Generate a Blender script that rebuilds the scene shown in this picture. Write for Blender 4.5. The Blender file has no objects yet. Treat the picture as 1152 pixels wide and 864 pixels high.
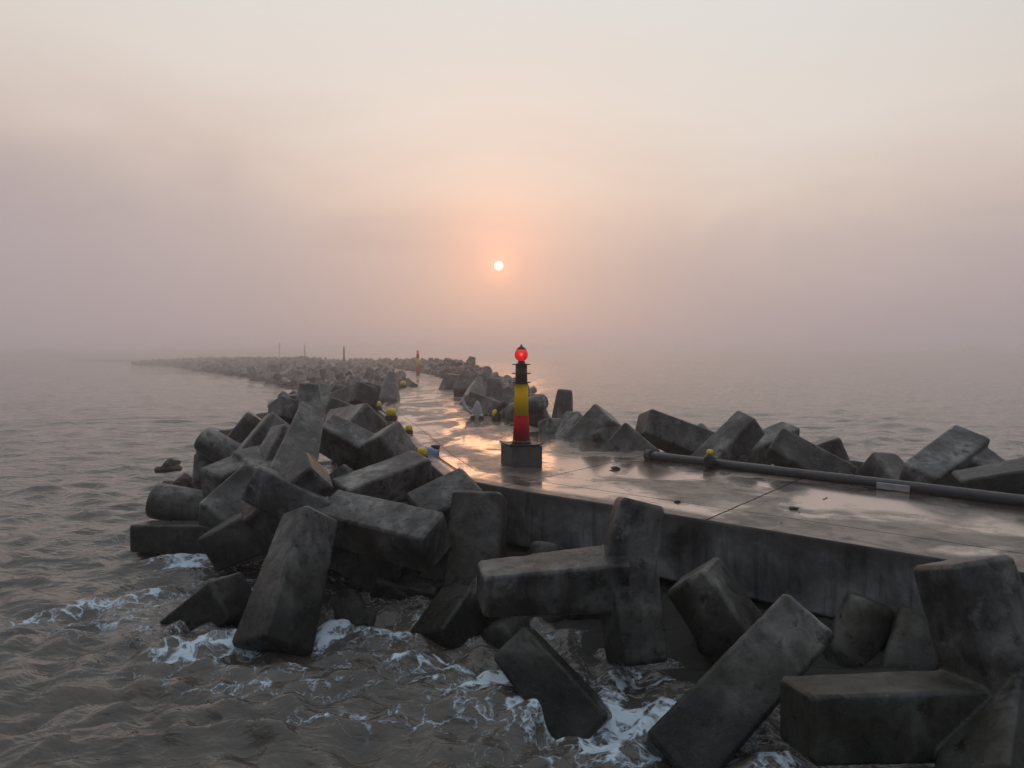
import bpy, bmesh, math, random
import numpy as np
from mathutils import Vector, Matrix

random.seed(7)
rng = np.random.default_rng(11)
scene = bpy.context.scene
COL = scene.collection
R = math.radians

# ------------------------------------------------------------------ world frame
# X right, Y along the breakwater away from us, Z up; the pavement is z = 0, the sea z = WL
CAM_H = 2.7
WL = -1.75
F = 800.0                      # focal length in px of the 1152 px wide photograph
PITCH = math.atan(30.0 / F)
CAM = Vector((0, 0, CAM_H))
FW = Vector((0, math.cos(PITCH), -math.sin(PITCH)))
UP = Vector((0, math.sin(PITCH), math.cos(PITCH)))
RT = Vector((1, 0, 0))

def ray(px, py):
    return (FW + RT * ((px - 576) / F) + UP * ((432 - py) / F)).normalized()

def at(px, py, Y):             # point of that sight line at distance Y
    d = ray(px, py)
    return CAM + d * (Y / d.y)

def ground(px, py, z=0.0):
    d = ray(px, py)
    return CAM + d * ((z - CAM_H) / d.z)

# ------------------------------------------------------------------ helpers
def tag(o, label=None, cat=None, group=None, kind=None):
    if label: o['label'] = label
    if cat: o['category'] = cat
    if group: o['group'] = group
    if kind: o['kind'] = kind
    return o

def link(name, me, mat=None, parent=None):
    o = bpy.data.objects.new(name, me)
    COL.objects.link(o)
    if mat is not None:
        me.materials.clear(); me.materials.append(mat)
    if parent is not None: o.parent = parent
    return o

def from_bm(name, bm, mat, parent=None, smooth=False):
    bmesh.ops.recalc_face_normals(bm, faces=bm.faces)
    me = bpy.data.meshes.new(name)
    bm.to_mesh(me); bm.free()
    if smooth:
        me.polygons.foreach_set('use_smooth', [True] * len(me.polygons))
    return link(name, me, mat, parent)

def empty(name, loc, rz=0):
    o = bpy.data.objects.new(name, None)
    COL.objects.link(o)
    o.location = loc; o.rotation_euler = (0, 0, rz)
    return o

def lathe(bm, prof, n=28, c=(0, 0, 0)):
    rings = []
    for r, z in prof:
        if r < 1e-5:
            rings.append([bm.verts.new((c[0], c[1], c[2] + z))])
        else:
            rings.append([bm.verts.new((c[0] + r * math.cos(2 * math.pi * k / n), c[1] + r * math.sin(2 * math.pi * k / n), c[2] + z)) for k in range(n)])
    for a, b in zip(rings, rings[1:]):
        for k in range(n):
            k2 = (k + 1) % n
            if len(a) == 1 and len(b) == 1: continue
            if len(a) == 1: bm.faces.new((a[0], b[k], b[k2]))
            elif len(b) == 1: bm.faces.new((a[k], b[0], a[k2]))
            else: bm.faces.new((a[k], a[k2], b[k2], b[k]))
    if len(rings[0]) > 1: bm.faces.new(list(reversed(rings[0])))
    if len(rings[-1]) > 1: bm.faces.new(rings[-1])

def tube(bm, pts, rad, n=12, caps=True):
    pts = [Vector(p) for p in pts]
    rads = rad if isinstance(rad, (list, tuple)) else [rad] * len(pts)
    rings = []; up = Vector((0, 0, 1))
    for i, p in enumerate(pts):
        t = (pts[min(i + 1, len(pts) - 1)] - pts[max(i - 1, 0)]).normalized()
        u = up if abs(t.dot(up)) < .95 else Vector((1, 0, 0))
        s = t.cross(u).normalized(); v = s.cross(t)
        rings.append([bm.verts.new(p + (s * math.cos(2 * math.pi * k / n) + v * math.sin(2 * math.pi * k / n)) * rads[i]) for k in range(n)])
    for a, b in zip(rings, rings[1:]):
        for k in range(n):
            bm.faces.new((a[k], a[(k + 1) % n], b[(k + 1) % n], b[k]))
    if caps:
        bm.faces.new(list(reversed(rings[0]))); bm.faces.new(rings[-1])

def box(bm, c, s, rz=0, bev=0):
    m = Matrix.Translation(c) @ Matrix.Rotation(rz, 4, 'Z') @ Matrix.Diagonal((s[0], s[1], s[2], 1))
    r = bmesh.ops.create_cube(bm, size=1, matrix=m)
    if bev:
        es = list({e for v in r['verts'] for e in v.link_edges})
        bmesh.ops.bevel(bm, geom=es, offset=bev, segments=2, affect='EDGES', profile=.5)

# numpy value noise -------------------------------------------------
_tab = rng.random((256, 256)).astype(np.float32)
def vnoise2(x, y):
    xi = np.floor(x).astype(int); yi = np.floor(y).astype(int)
    fx = x - xi; fy = y - yi
    fx = fx * fx * (3 - 2 * fx); fy = fy * fy * (3 - 2 * fy)
    a = _tab[xi & 255, yi & 255]; b = _tab[(xi + 1) & 255, yi & 255]
    c = _tab[xi & 255, (yi + 1) & 255]; d = _tab[(xi + 1) & 255, (yi + 1) & 255]
    return (a * (1 - fx) + b * fx) * (1 - fy) + (c * (1 - fx) + d * fx) * fy - .5
_t3 = rng.random((64, 64, 64)).astype(np.float32)
def vnoise3(p):
    i = np.floor(p).astype(int); f = p - i; f = f * f * (3 - 2 * f)
    out = 0
    for dx in (0, 1):
        for dy in (0, 1):
            for dz in (0, 1):
                w = (f[:, 0] if dx else 1 - f[:, 0]) * (f[:, 1] if dy else 1 - f[:, 1]) * (f[:, 2] if dz else 1 - f[:, 2])
                out = out + w * _t3[(i[:, 0] + dx) & 63, (i[:, 1] + dy) & 63, (i[:, 2] + dz) & 63]
    return out - .5

# ------------------------------------------------------------------ materials
class NT:
    def __init__(s, name):
        s.m = bpy.data.materials.new(name); s.m.use_nodes = True
        s.t = s.m.node_tree; s.n = s.t.nodes
        s.bsdf = s.n['Principled BSDF']
    def add(s, typ, ins=None, **kw):
        nd = s.n.new(typ)
        for k, v in kw.items(): setattr(nd, k, v)
        for k, v in (ins or {}).items():
            if hasattr(v, 'is_output'): s.t.links.new(v, nd.inputs[k])
            else: nd.inputs[k].default_value = v
        return nd
    def math(s, op, a, b=0.0, c=None, clamp=False):
        nd = s.n.new('ShaderNodeMath'); nd.operation = op; nd.use_clamp = clamp
        for i, v in enumerate((a, b) if c is None else (a, b, c)):
            if hasattr(v, 'is_output'): s.t.links.new(v, nd.inputs[i])
            else: nd.inputs[i].default_value = v
        return nd.outputs[0]
    def ramp(s, fac, stops, interp='LINEAR'):
        nd = s.n.new('ShaderNodeValToRGB'); cr = nd.color_ramp; cr.interpolation = interp
        while len(cr.elements) < len(stops): cr.elements.new(.5)
        for e, (p, c) in zip(cr.elements, stops):
            e.position = p; e.color = c if len(c) == 4 else (*c, 1)
        s.t.links.new(fac, nd.inputs[0]); return nd.outputs[0]
    def mix(s, fac, a, b, blend='MIX'):
        nd = s.n.new('ShaderNodeMix'); nd.data_type = 'RGBA'; nd.blend_type = blend
        for k, v in ((0, fac), (6, a), (7, b)):
            if hasattr(v, 'is_output'): s.t.links.new(v, nd.inputs[k])
            else: nd.inputs[k].default_value = v if not isinstance(v, tuple) or len(v) == 4 else (*v, 1)
        return nd.outputs[2]
    def noise(s, vec, scale, detail=6, rough=.6, dist=0, **kw):
        nd = s.add('ShaderNodeTexNoise', {'Vector': vec, 'Scale': scale, 'Detail': detail, 'Roughness': rough, 'Distortion': dist}, **kw)
        return nd.outputs[0]
    def set(s, **kw):
        for k, v in kw.items():
            k = k.replace('_', ' ')
            if hasattr(v, 'is_output'): s.t.links.new(v, s.bsdf.inputs[k])
            else: s.bsdf.inputs[k].default_value = v if not (isinstance(v, tuple) and len(v) == 3) else (*v, 1)
    def bump(s, h, strength, dist=.02):
        nd = s.add('ShaderNodeBump', {'Height': h, 'Strength': strength, 'Distance': dist})
        s.t.links.new(nd.outputs[0], s.bsdf.inputs['Normal']); return nd

def g(v): return (v, v, v, 1)

def concrete_block_mat():
    t = NT('block_concrete')
    tc = t.add('ShaderNodeTexCoord'); oi = t.add('ShaderNodeObjectInfo')
    off = t.add('ShaderNodeVectorMath', {0: tc.outputs['Object'], 1: (0, 0, 0)}, operation='ADD')
    sc = t.add('ShaderNodeVectorMath', {0: (31, 17, 23), 'Scale': oi.outputs['Random']}, operation='SCALE')
    t.t.links.new(sc.outputs[0], off.inputs[1])
    v = off.outputs[0]
    big = t.noise(v, 1.1, 7, .62, .4); mid = t.noise(v, 4.5, 8, .68); fine = t.noise(v, 38, 5, .7)
    pits = t.add('ShaderNodeTexVoronoi', {'Vector': v, 'Scale': 26.0}, feature='F1').outputs['Distance']
    base = t.ramp(big, [(.32, (.020, .020, .021)), (.44, (.080, .081, .083)), (.54, (.145, .146, .147)), (.66, (.29, .285, .275))])
    base = t.mix(t.ramp(mid, [(.36, g(.9)), (.49, g(0))]), base, (.022, .022, .021))
    # rusty / algae patches
    alg = t.noise(v, .9, 5, .6, 1.2)
    base = t.mix(t.ramp(alg, [(.54, g(0)), (.70, g(.5))]), base, (.10, .078, .052))
    # salt bloom
    salt = t.noise(v, 2.2, 9, .75, .8)
    base = t.mix(t.ramp(salt, [(.55, g(0)), (.66, g(.6))]), base, (.30, .30, .295))
    pt = t.add('ShaderNodeNewGeometry').outputs['Pointiness']
    edge = t.math('MULTIPLY', t.ramp(pt, [(.515, g(0)), (.56, g(1))]), t.ramp(mid, [(.40, g(0)), (.58, g(1))]))
    base = t.mix(t.math('MULTIPLY', edge, .55), base, (.30, .285, .26))
    drip = t.noise(t.add('ShaderNodeVectorMath', {0: t.add('ShaderNodeNewGeometry').outputs['Position'], 1: (4.5, 4.5, .6)}, operation='MULTIPLY').outputs[0], 1.0, 6, .6, .3)
    base = t.mix(t.ramp(drip, [(.36, g(.55)), (.50, g(0))]), base, (.035, .033, .030))
    # each block its own tone
    tone = t.add('ShaderNodeMapRange', {'Value': oi.outputs['Random'], 'To Min': .50, 'To Max': .98}).outputs[0]
    base = t.mix(1.0, base, t.add('ShaderNodeCombineColor', {0: tone, 1: tone, 2: tone}).outputs[0], 'MULTIPLY')
    # tide mark: weed and wet below the splash line; extra black paints in shade between blocks
    geo = t.add('ShaderNodeNewGeometry'); z = t.add('ShaderNodeSeparateXYZ', {0: geo.outputs['Position']}).outputs[2]
    zz = t.math('ADD', z, t.math('MULTIPLY', t.noise(geo.outputs['Position'], 1.6, 5), .9))
    wet = t.add('ShaderNodeMapRange', {'Value': zz, 'From Min': WL + .75, 'From Max': WL + 1.45, 'To Min': 1.0, 'To Max': 0.0}).outputs[0]
    base = t.mix(t.math('MULTIPLY', wet, .85), base, (.010, .011, .009))
    pit = t.ramp(pits, [(.05, g(1)), (.16, g(0))])
    pitm = t.math('MULTIPLY', pit, t.ramp(mid, [(.5, g(0)), (.62, g(1))]))
    base = t.mix(t.math('MULTIPLY', pitm, .8), base, (.02, .02, .02))
    rg = t.math('SUBTRACT', t.add('ShaderNodeMapRange', {'Value': mid, 'From Min': .3, 'From Max': .7, 'To Min': .27, 'To Max': .50}).outputs[0], t.math('MULTIPLY', wet, .10))
    green = t.add('ShaderNodeMapRange', {'Value': t.math('ABSOLUTE', t.math('SUBTRACT', zz, WL + 1.35)), 'From Min': .0, 'From Max': .4, 'To Min': .45, 'To Max': 0.0}).outputs[0]
    base = t.mix(green, base, (.032, .034, .016))
    t.set(Base_Color=base, Roughness=rg, Specular_IOR_Level=.24)
    h = t.math('ADD', t.math('MULTIPLY', mid, .5), t.math('MULTIPLY', fine, .25))
    h = t.math('SUBTRACT', h, t.math('MULTIPLY', pitm, .5))
    t.bump(h, .8, .04)
    return t.m

def wall_mat():
    t = NT('wall_concrete')
    geo = t.add('ShaderNodeNewGeometry'); P = geo.outputs['Position']
    st = t.add('ShaderNodeVectorMath', {0: P, 1: (5.5, 5.5, .45)}, operation='MULTIPLY').outputs[0]
    streak = t.noise(st, 1.0, 7, .65, .3); big = t.noise(P, .8, 7, .65, .6); fine = t.noise(P, 24, 6, .7)
    base = t.ramp(big, [(.34, (.030, .031, .032)), (.5, (.12, .124, .128)), (.64, (.24, .247, .255))])
    base = t.mix(t.ramp(streak, [(.36, g(.6)), (.50, g(0))]), base, (.02, .02, .02))
    base = t.mix(t.ramp(streak, [(.60, g(0)), (.74, g(.6))]), base, (.17, .18, .185))
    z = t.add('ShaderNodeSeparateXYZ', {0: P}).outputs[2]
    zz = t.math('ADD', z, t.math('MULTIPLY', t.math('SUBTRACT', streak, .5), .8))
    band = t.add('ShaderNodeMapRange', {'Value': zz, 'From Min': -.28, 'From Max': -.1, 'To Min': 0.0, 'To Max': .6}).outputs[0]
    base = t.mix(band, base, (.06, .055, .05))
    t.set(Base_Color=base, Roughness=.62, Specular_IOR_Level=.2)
    t.bump(t.math('ADD', t.math('MULTIPLY', big, .6), t.math('MULTIPLY', fine, .3)), .5, .03)
    return t.m

def deck_mat():
    t = NT('wet_pavement')
    uv = t.add('ShaderNodeUVMap', uv_map='UVMap').outputs[0]
    sp = t.add('ShaderNodeSeparateXYZ', {0: uv}); u, v = sp.outputs[0], sp.outputs[1]
    P = t.add('ShaderNodeNewGeometry').outputs['Position']
    # long pools lie along and across the slabs
    pv = t.add('ShaderNodeVectorMath', {0: uv, 1: (.36, .40, 1)}, operation='MULTIPLY').outputs[0]
    pool = t.noise(pv, 1.0, 6, .56, .6)
    p2 = t.noise(P, 2.3, 8, .7, .5)
    puddle = t.math('ADD', pool, t.math('MULTIPLY', t.math('SUBTRACT', p2, .5), .30))
    wetm = t.ramp(puddle, [(.46, g(0)), (.56, g(1))])        # 1 = standing water
    big = t.noise(P, .7, 7, .65, .5); fine = t.noise(P, 30, 6, .7)
    dry = t.ramp(big, [(.3, (.085, .066, .055)), (.5, (.16, .125, .105)), (.7, (.25, .20, .17))])
    dry = t.mix(t.ramp(p2, [(.30, g(.8)), (.46, g(0))]), dry, (.04, .034, .03))
    stain = t.ramp(t.noise(P, 1.15, 8, .62, .7), [(.45, g(.85)), (.53, g(.0))])
    dry = t.mix(stain, dry, (.045, .04, .038))
    # joints
    def line(x, period, offset, w):
        m = t.math('ABSOLUTE', t.math('SUBTRACT', t.math('FRACT', t.math('DIVIDE', t.math('ADD', x, offset), period)), .5))
        return t.math('LESS_THAN', t.math('SUBTRACT', .5, m), w / period)
    wob = t.math('MULTIPLY', t.math('SUBTRACT', t.noise(P, 3.0, 5), .5), .05)
    uw = t.math('ADD', u, wob); vw = t.math('ADD', v, wob)
    j = t.math('MAXIMUM', line(uw, 4.6, 1.9, .017), t.math('LESS_THAN', t.math('ABSOLUTE', t.math('SUBTRACT', vw, 1.05)), .014))
    j = t.math('MAXIMUM', j, t.math('LESS_THAN', t.math('ABSOLUTE', t.math('SUBTRACT', vw, 4.4)), .012))
    cope = t.math('LESS_THAN', v, .42)
    wetm = t.math('MULTIPLY', wetm, t.add('ShaderNodeMapRange', {'Value': t.math('ADD', v, t.math('MULTIPLY', p2, .3)), 'From Min': .38, 'From Max': .62}).outputs[0])
    base = t.mix(wetm, dry, t.mix(.45, dry, (.03, .027, .024)))
    base = t.mix(t.math('MULTIPLY', j, .9), base, (.012, .011, .01))
    wetm = t.math('MULTIPLY', wetm, t.math('SUBTRACT', 1.0, j))
    rough = t.mix(wetm, t.ramp(p2, [(.35, g(.28)), (.65, g(.62))]), t.ramp(pool, [(.3, g(.06)), (.6, g(.16))]))
    t.set(Base_Color=base, Roughness=rough, Specular_IOR_Level=t.math('MULTIPLY', t.mix(wetm, g(.38), g(.9)), t.math('SUBTRACT', 1.0, j)), Coat_Weight=t.math('MULTIPLY', t.mix(wetm, g(.12), g(.9)), t.math('SUBTRACT', 1.0, j)), Coat_Roughness=t.mix(wetm, g(.28), g(.09)), Coat_IOR=1.6)
    hb = t.math('ADD', t.math('MULTIPLY', fine, .5), p2)
    dryness = t.math('SUBTRACT', 1.0, t.math('MULTIPLY', wetm, .955))
    rip = t.noise(t.add('ShaderNodeVectorMath', {0: P, 1: (3, 9, 3)}, operation='MULTIPLY').outputs[0], 1.0, 3, .5)
    h = t.math('ADD', t.math('MULTIPLY', hb, dryness), t.math('MULTIPLY', rip, .05))
    h = t.math('SUBTRACT', h, t.math('MULTIPLY', j, .8))
    t.bump(h, .45, .02)
    return t.m

def water_mat():
    t = NT('sea_water')
    P = t.add('ShaderNodeNewGeometry').outputs['Position']
    fo = t.add('ShaderNodeAttribute', attribute_name='foam').outputs['Fac']
    # distance-stretched ripples
    a = t.add('ShaderNodeVectorMath', {0: P, 1: (.75, 1.5, 1)}, operation='MULTIPLY').outputs[0]
    w1 = t.noise(a, 1.2, 4, .55, .5); w2 = t.noise(a, 3.4, 3, .5, .4)
    # foam lace
    wn = t.add('ShaderNodeTexNoise', {'Vector': P, 'Scale': 1.3, 'Detail': 4.0})
    wv = t.add('ShaderNodeVectorMath', {0: wn.outputs['Color'], 1: (.5, .5, .5)}, operation='SUBTRACT').outputs[0]
    wv = t.add('ShaderNodeVectorMath', {0: wv, 'Scale': 1.5}, operation='SCALE').outputs[0]
    pw = t.add('ShaderNodeVectorMath', {0: P, 1: wv}, operation='ADD').outputs[0]
    vor = t.add('ShaderNodeTexVoronoi', {'Vector': pw, 'Scale': 1.9}, feature='DISTANCE_TO_EDGE').outputs['Distance']
    vor2 = t.add('ShaderNodeTexVoronoi', {'Vector': pw, 'Scale': 5.6}, feature='DISTANCE_TO_EDGE').outputs['Distance']
    n3 = t.noise(pw, 2.4, 8, .7); n4 = t.noise(P, 17, 5, .7)
    lace = t.math('SUBTRACT', 1.0, t.math('MULTIPLY', vor, 5.0), clamp=True)
    lace2 = t.math('SUBTRACT', 1.0, t.math('MULTIPLY', vor2, 7.0), clamp=True)
    s = t.math('ADD', t.math('MULTIPLY', lace, .40), t.math('MULTIPLY', lace2, .20))
    s = t.math('ADD', s, t.math('MULTIPLY', n3, .55)); s = t.math('ADD', s, t.math('MULTIPLY', n4, .34))
    s = t.math('ADD', s, t.math('MULTIPLY', fo, .62))
    foam = t.math('MULTIPLY', t.ramp(s, [(.50, g(0)), (.60, g(0)), (.80, g(.75)), (1.0, g(1))]), t.ramp(fo, [(.04, g(0)), (.25, g(1))]))
    foam = t.ramp(t.math('SUBTRACT', s, .42), [(.52, g(0)), (.62, g(.30)), (.78, g(1))])
    foam = t.math('MULTIPLY', foam, t.ramp(fo, [(.03, g(0)), (.22, g(1))]))
    silt = t.noise(P, .35, 5, .6, 1.0)
    deep = t.mix(t.ramp(silt, [(.35, g(0)), (.65, g(1))]), (.065, .060, .054), (.115, .100, .086))
    t.set(Base_Color=t.mix(foam, deep, (.60, .72, .84)), Roughness=t.mix(foam, g(.055), g(.75)), IOR=1.5)
    h = t.math('ADD', t.math('MULTIPLY', w1, .60), t.math('MULTIPLY', w2, .26))
    h = t.math('ADD', h, t.math('MULTIPLY', foam, .12))
    t.bump(h, .8, .26)
    return t.m

def simple_mat(name, col, rough=.5, var=.25, scale=8, bump=.2, metal=0, **kw):
    t = NT(name)
    P = t.add('ShaderNodeTexCoord').outputs['Object']
    n = t.noise(P, scale, 7, .68, .3); n2 = t.noise(P, scale * 5, 4, .6)
    dark = tuple(c * (1 - var * 1.6) for c in col); lite = tuple(min(1, c * (1 + var)) for c in col)
    base = t.ramp(n, [(.3, dark), (.5, col), (.72, lite)])
    t.set(Base_Color=base, Roughness=t.math('ADD', t.math('MULTIPLY', n2, .3), rough - .15), Metallic=metal, **kw)
    t.bump(n2, bump, .01)
    return t.m

def lamp_mat(strength):
    t = NT('lit_red_globe')
    geo = t.add('ShaderNodeTexCoord').outputs['Object']
    ln = t.add('ShaderNodeVectorMath', {0: geo}, operation='LENGTH')
    lw = t.add('ShaderNodeLayerWeight', {'Blend': .45}).outputs['Facing']
    col = t.ramp(lw, [(.0, (1, .32, .26)), (.015, (1, .06, .05)), (.08, (.85, .010, .014)), (.6, (.50, .004, .010)), (1, (.12, .001, .003))])
    t.set(Base_Color=(.5, .01, .01), Roughness=.12, Emission_Color=col, Emission_Strength=strength)
    return t.m

M = {
    'block': concrete_block_mat(), 'wall': wall_mat(), 'deck': deck_mat(), 'water': water_mat(),
    'red': simple_mat('red_paint', (.46, .002, .014), .55, .12, 6, .05, Specular_IOR_Level=.04),
    'yellow': simple_mat('yellow_paint', (.84, .49, .0), .6, .06, 6, .05, Specular_IOR_Level=.04),
    'dark': simple_mat('dark_iron', (.035, .018, .018), .5, .3, 12, .2),
    'plinth': simple_mat('plinth_concrete', (.075, .075, .078), .55, .35, 5, .5),
    'pipe': simple_mat('grey_pipe', (.045, .045, .05), .36, .3, 5, .25),
    'plate': simple_mat('pale_plate', (.33, .32, .32), .5, .15, 9, .1),
    'float': simple_mat('yellow_float', (.70, .52, .01), .42, .18, 9, .15),
    'rubber': simple_mat('black_rubber', (.02, .018, .018), .45, .3, 10, .2),
    'stone': simple_mat('dark_stone', (.035, .028, .025), .6, .4, 5, .8),
    'rust': simple_mat('reddish_stone', (.05, .028, .022), .6, .4, 5, .8),
    'cloth': simple_mat('grey_sheet', (.34, .33, .34), .7, .2, 7, .5),
    'white': simple_mat('white_plastic', (.72, .72, .72), .45, .1, 7, .1),
    'blue': simple_mat('blue_sheet', (.22, .30, .46), .55, .25, 9, .5),
    'rope': simple_mat('brown_rope', (.09, .06, .045), .8, .3, 30, .6),
    'rubble': simple_mat('core_rubble', (.014, .013, .012), .7, .4, 2, .8),  # near-black tone deepens the shade in the gaps
    'pole': simple_mat('pole_steel', (.09, .085, .085), .5, .2, 6, .1),
    'lamp': lamp_mat(.7),
}

# ------------------------------------------------------------------ concrete armour unit
LARM = 1.72
def tetra_dirs():
    d0 = Vector((0, 0, 1)); out = [d0]
    c, s = -1 / 3, math.sqrt(8) / 3
    for k in range(3):
        a = 2 * math.pi * k / 3
        out.append(Vector((s * math.cos(a), s * math.sin(a), c)))
    return out

def arm_verts(bm, d, side, kind, rr, rt, L, n):
    side = (side - d * side.dot(d)).normalized(); oth = d.cross(side)
    def prof(r):
        if kind == 'round':
            return [(r * math.cos(2 * math.pi * k / n), r * math.sin(2 * math.pi * k / n)) for k in range(n)]
        c = .20 * r
        P = [(r, -r + c), (r, r - c), (r - c, r), (-r + c, r), (-r, r - c), (-r, -r + c), (-r + c, -r), (r - c, -r)]
        if kind == 'diamond':
            q = math.sqrt(.5); P = [((x - y) * q, (x + y) * q) for x, y in P]
        return P
    if kind == 'round': stations = [(-.1, rr), (L * .93, rt), (L * .98, rt * .93), (L, rt * .80)]
    else: stations = [(-.1, rr), (L * .965, rt), (L, rt * .90)]
    rings = []
    for z, r in stations:
        rings.append([bm.verts.new(d * z + side * x + oth * y) for x, y in prof(r)])
    m = len(rings[0])
    for a, b in zip(rings, rings[1:]):
        for k in range(m): bm.faces.new((a[k], a[(k + 1) % m], b[(k + 1) % m], b[k]))
    bm.faces.new(list(reversed(rings[0]))); bm.faces.new(rings[-1])

def remesh_worn(bm, voxel, iters, seed):
    """fuse the arms, round the edges a little, add casting waves, knocks and chipped edges"""
    bmesh.ops.recalc_face_normals(bm, faces=bm.faces)
    me = bpy.data.meshes.new('tmp'); bm.to_mesh(me); bm.free()
    o = bpy.data.objects.new('tmp', me); COL.objects.link(o)
    r = o.modifiers.new('r', 'REMESH'); r.mode = 'VOXEL'; r.voxel_size = voxel
    s = o.modifiers.new('s', 'SMOOTH'); s.factor = .5; s.iterations = iters; s.factor = .25
    dg = bpy.context.evaluated_depsgraph_get()
    out = bpy.data.meshes.new_from_object(o.evaluated_get(dg))
    bpy.data.objects.remove(o)
    co = np.empty(len(out.vertices) * 3, np.float32); out.vertices.foreach_get('co', co); co = co.reshape(-1, 3)
    nn = np.empty(len(out.vertices) * 3, np.float32); out.vertices.foreach_get('normal', nn); nn = nn.reshape(-1, 3)
    h = vnoise3(co * 1.7 + seed) * .010 + vnoise3(co * 5 + seed) * .006 + vnoise3(co * 14 + seed) * .005
    chip = vnoise3(co * 3.1 + seed + 9); h -= np.clip(chip - .30, 0, 1) * .10
    co += nn * h[:, None]
    out.vertices.foreach_set('co', co.ravel())
    out.polygons.foreach_set('use_smooth', [True] * len(out.polygons))
    out.materials.clear(); out.materials.append(M['block'])
    return out

def make_proto(kind, voxel, seed):
    D = tetra_dirs(); bm = bmesh.new()
    pair = {0: 1, 1: 0, 2: 3, 3: 2}
    rr, rt = {'square': (.43, .345), 'diamond': (.45, .37), 'round': (.52, .39)}[kind]
    for i, d in enumerate(D):
        arm_verts(bm, d, D[pair[i]], kind, rr, rt, LARM, 18)
    bmesh.ops.create_icosphere(bm, subdivisions=3, radius=.50)
    return remesh_worn(bm, voxel, 2 if voxel < .05 else 1, seed)

PRO = {(k, q): make_proto(k, v, s) for k, s in (('square', 3.), ('diamond', 21.), ('round', 40.)) for q, v in (('lo', .06),)}

def solve_dir(C, px, py, sgn, L):
    """direction from C to the point at distance L from C on that sight line (near or far one)"""
    d = ray(px, py); oc = CAM - C
    b = oc.dot(d); c = oc.dot(oc) - L * L; disc = b * b - c
    tt = -b + sgn * math.sqrt(disc) if disc > 0 else -b
    return (CAM + d * tt - C).normalized()

def block_matrix(C, d0, d1, s):
    z = d0.normalized(); x = (d1 - z * d1.dot(z))
    x = x.normalized() if x.length > 1e-4 else z.orthogonal().normalized()
    y = z.cross(x)
    m = Matrix((x, y, z)).transposed().to_4x4()
    return Matrix.Translation(C) @ m @ Matrix.Scale(s, 4)

placed = []
def add_block(kind, m, label, group, q='hi'):
    o = bpy.data.objects.new('concrete_block', PRO[(kind, q)])
    COL.objects.link(o); o.matrix_world = m
    tag(o, label, 'concrete block', group)
    placed.append(m.translation.copy())
    return o

S, DI, RO = 'square', 'diamond', 'round'
GN = 'concrete armour blocks piled against the near side of the breakwater'
GR = 'concrete armour blocks piled along the seaward side of the breakwater'
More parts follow.
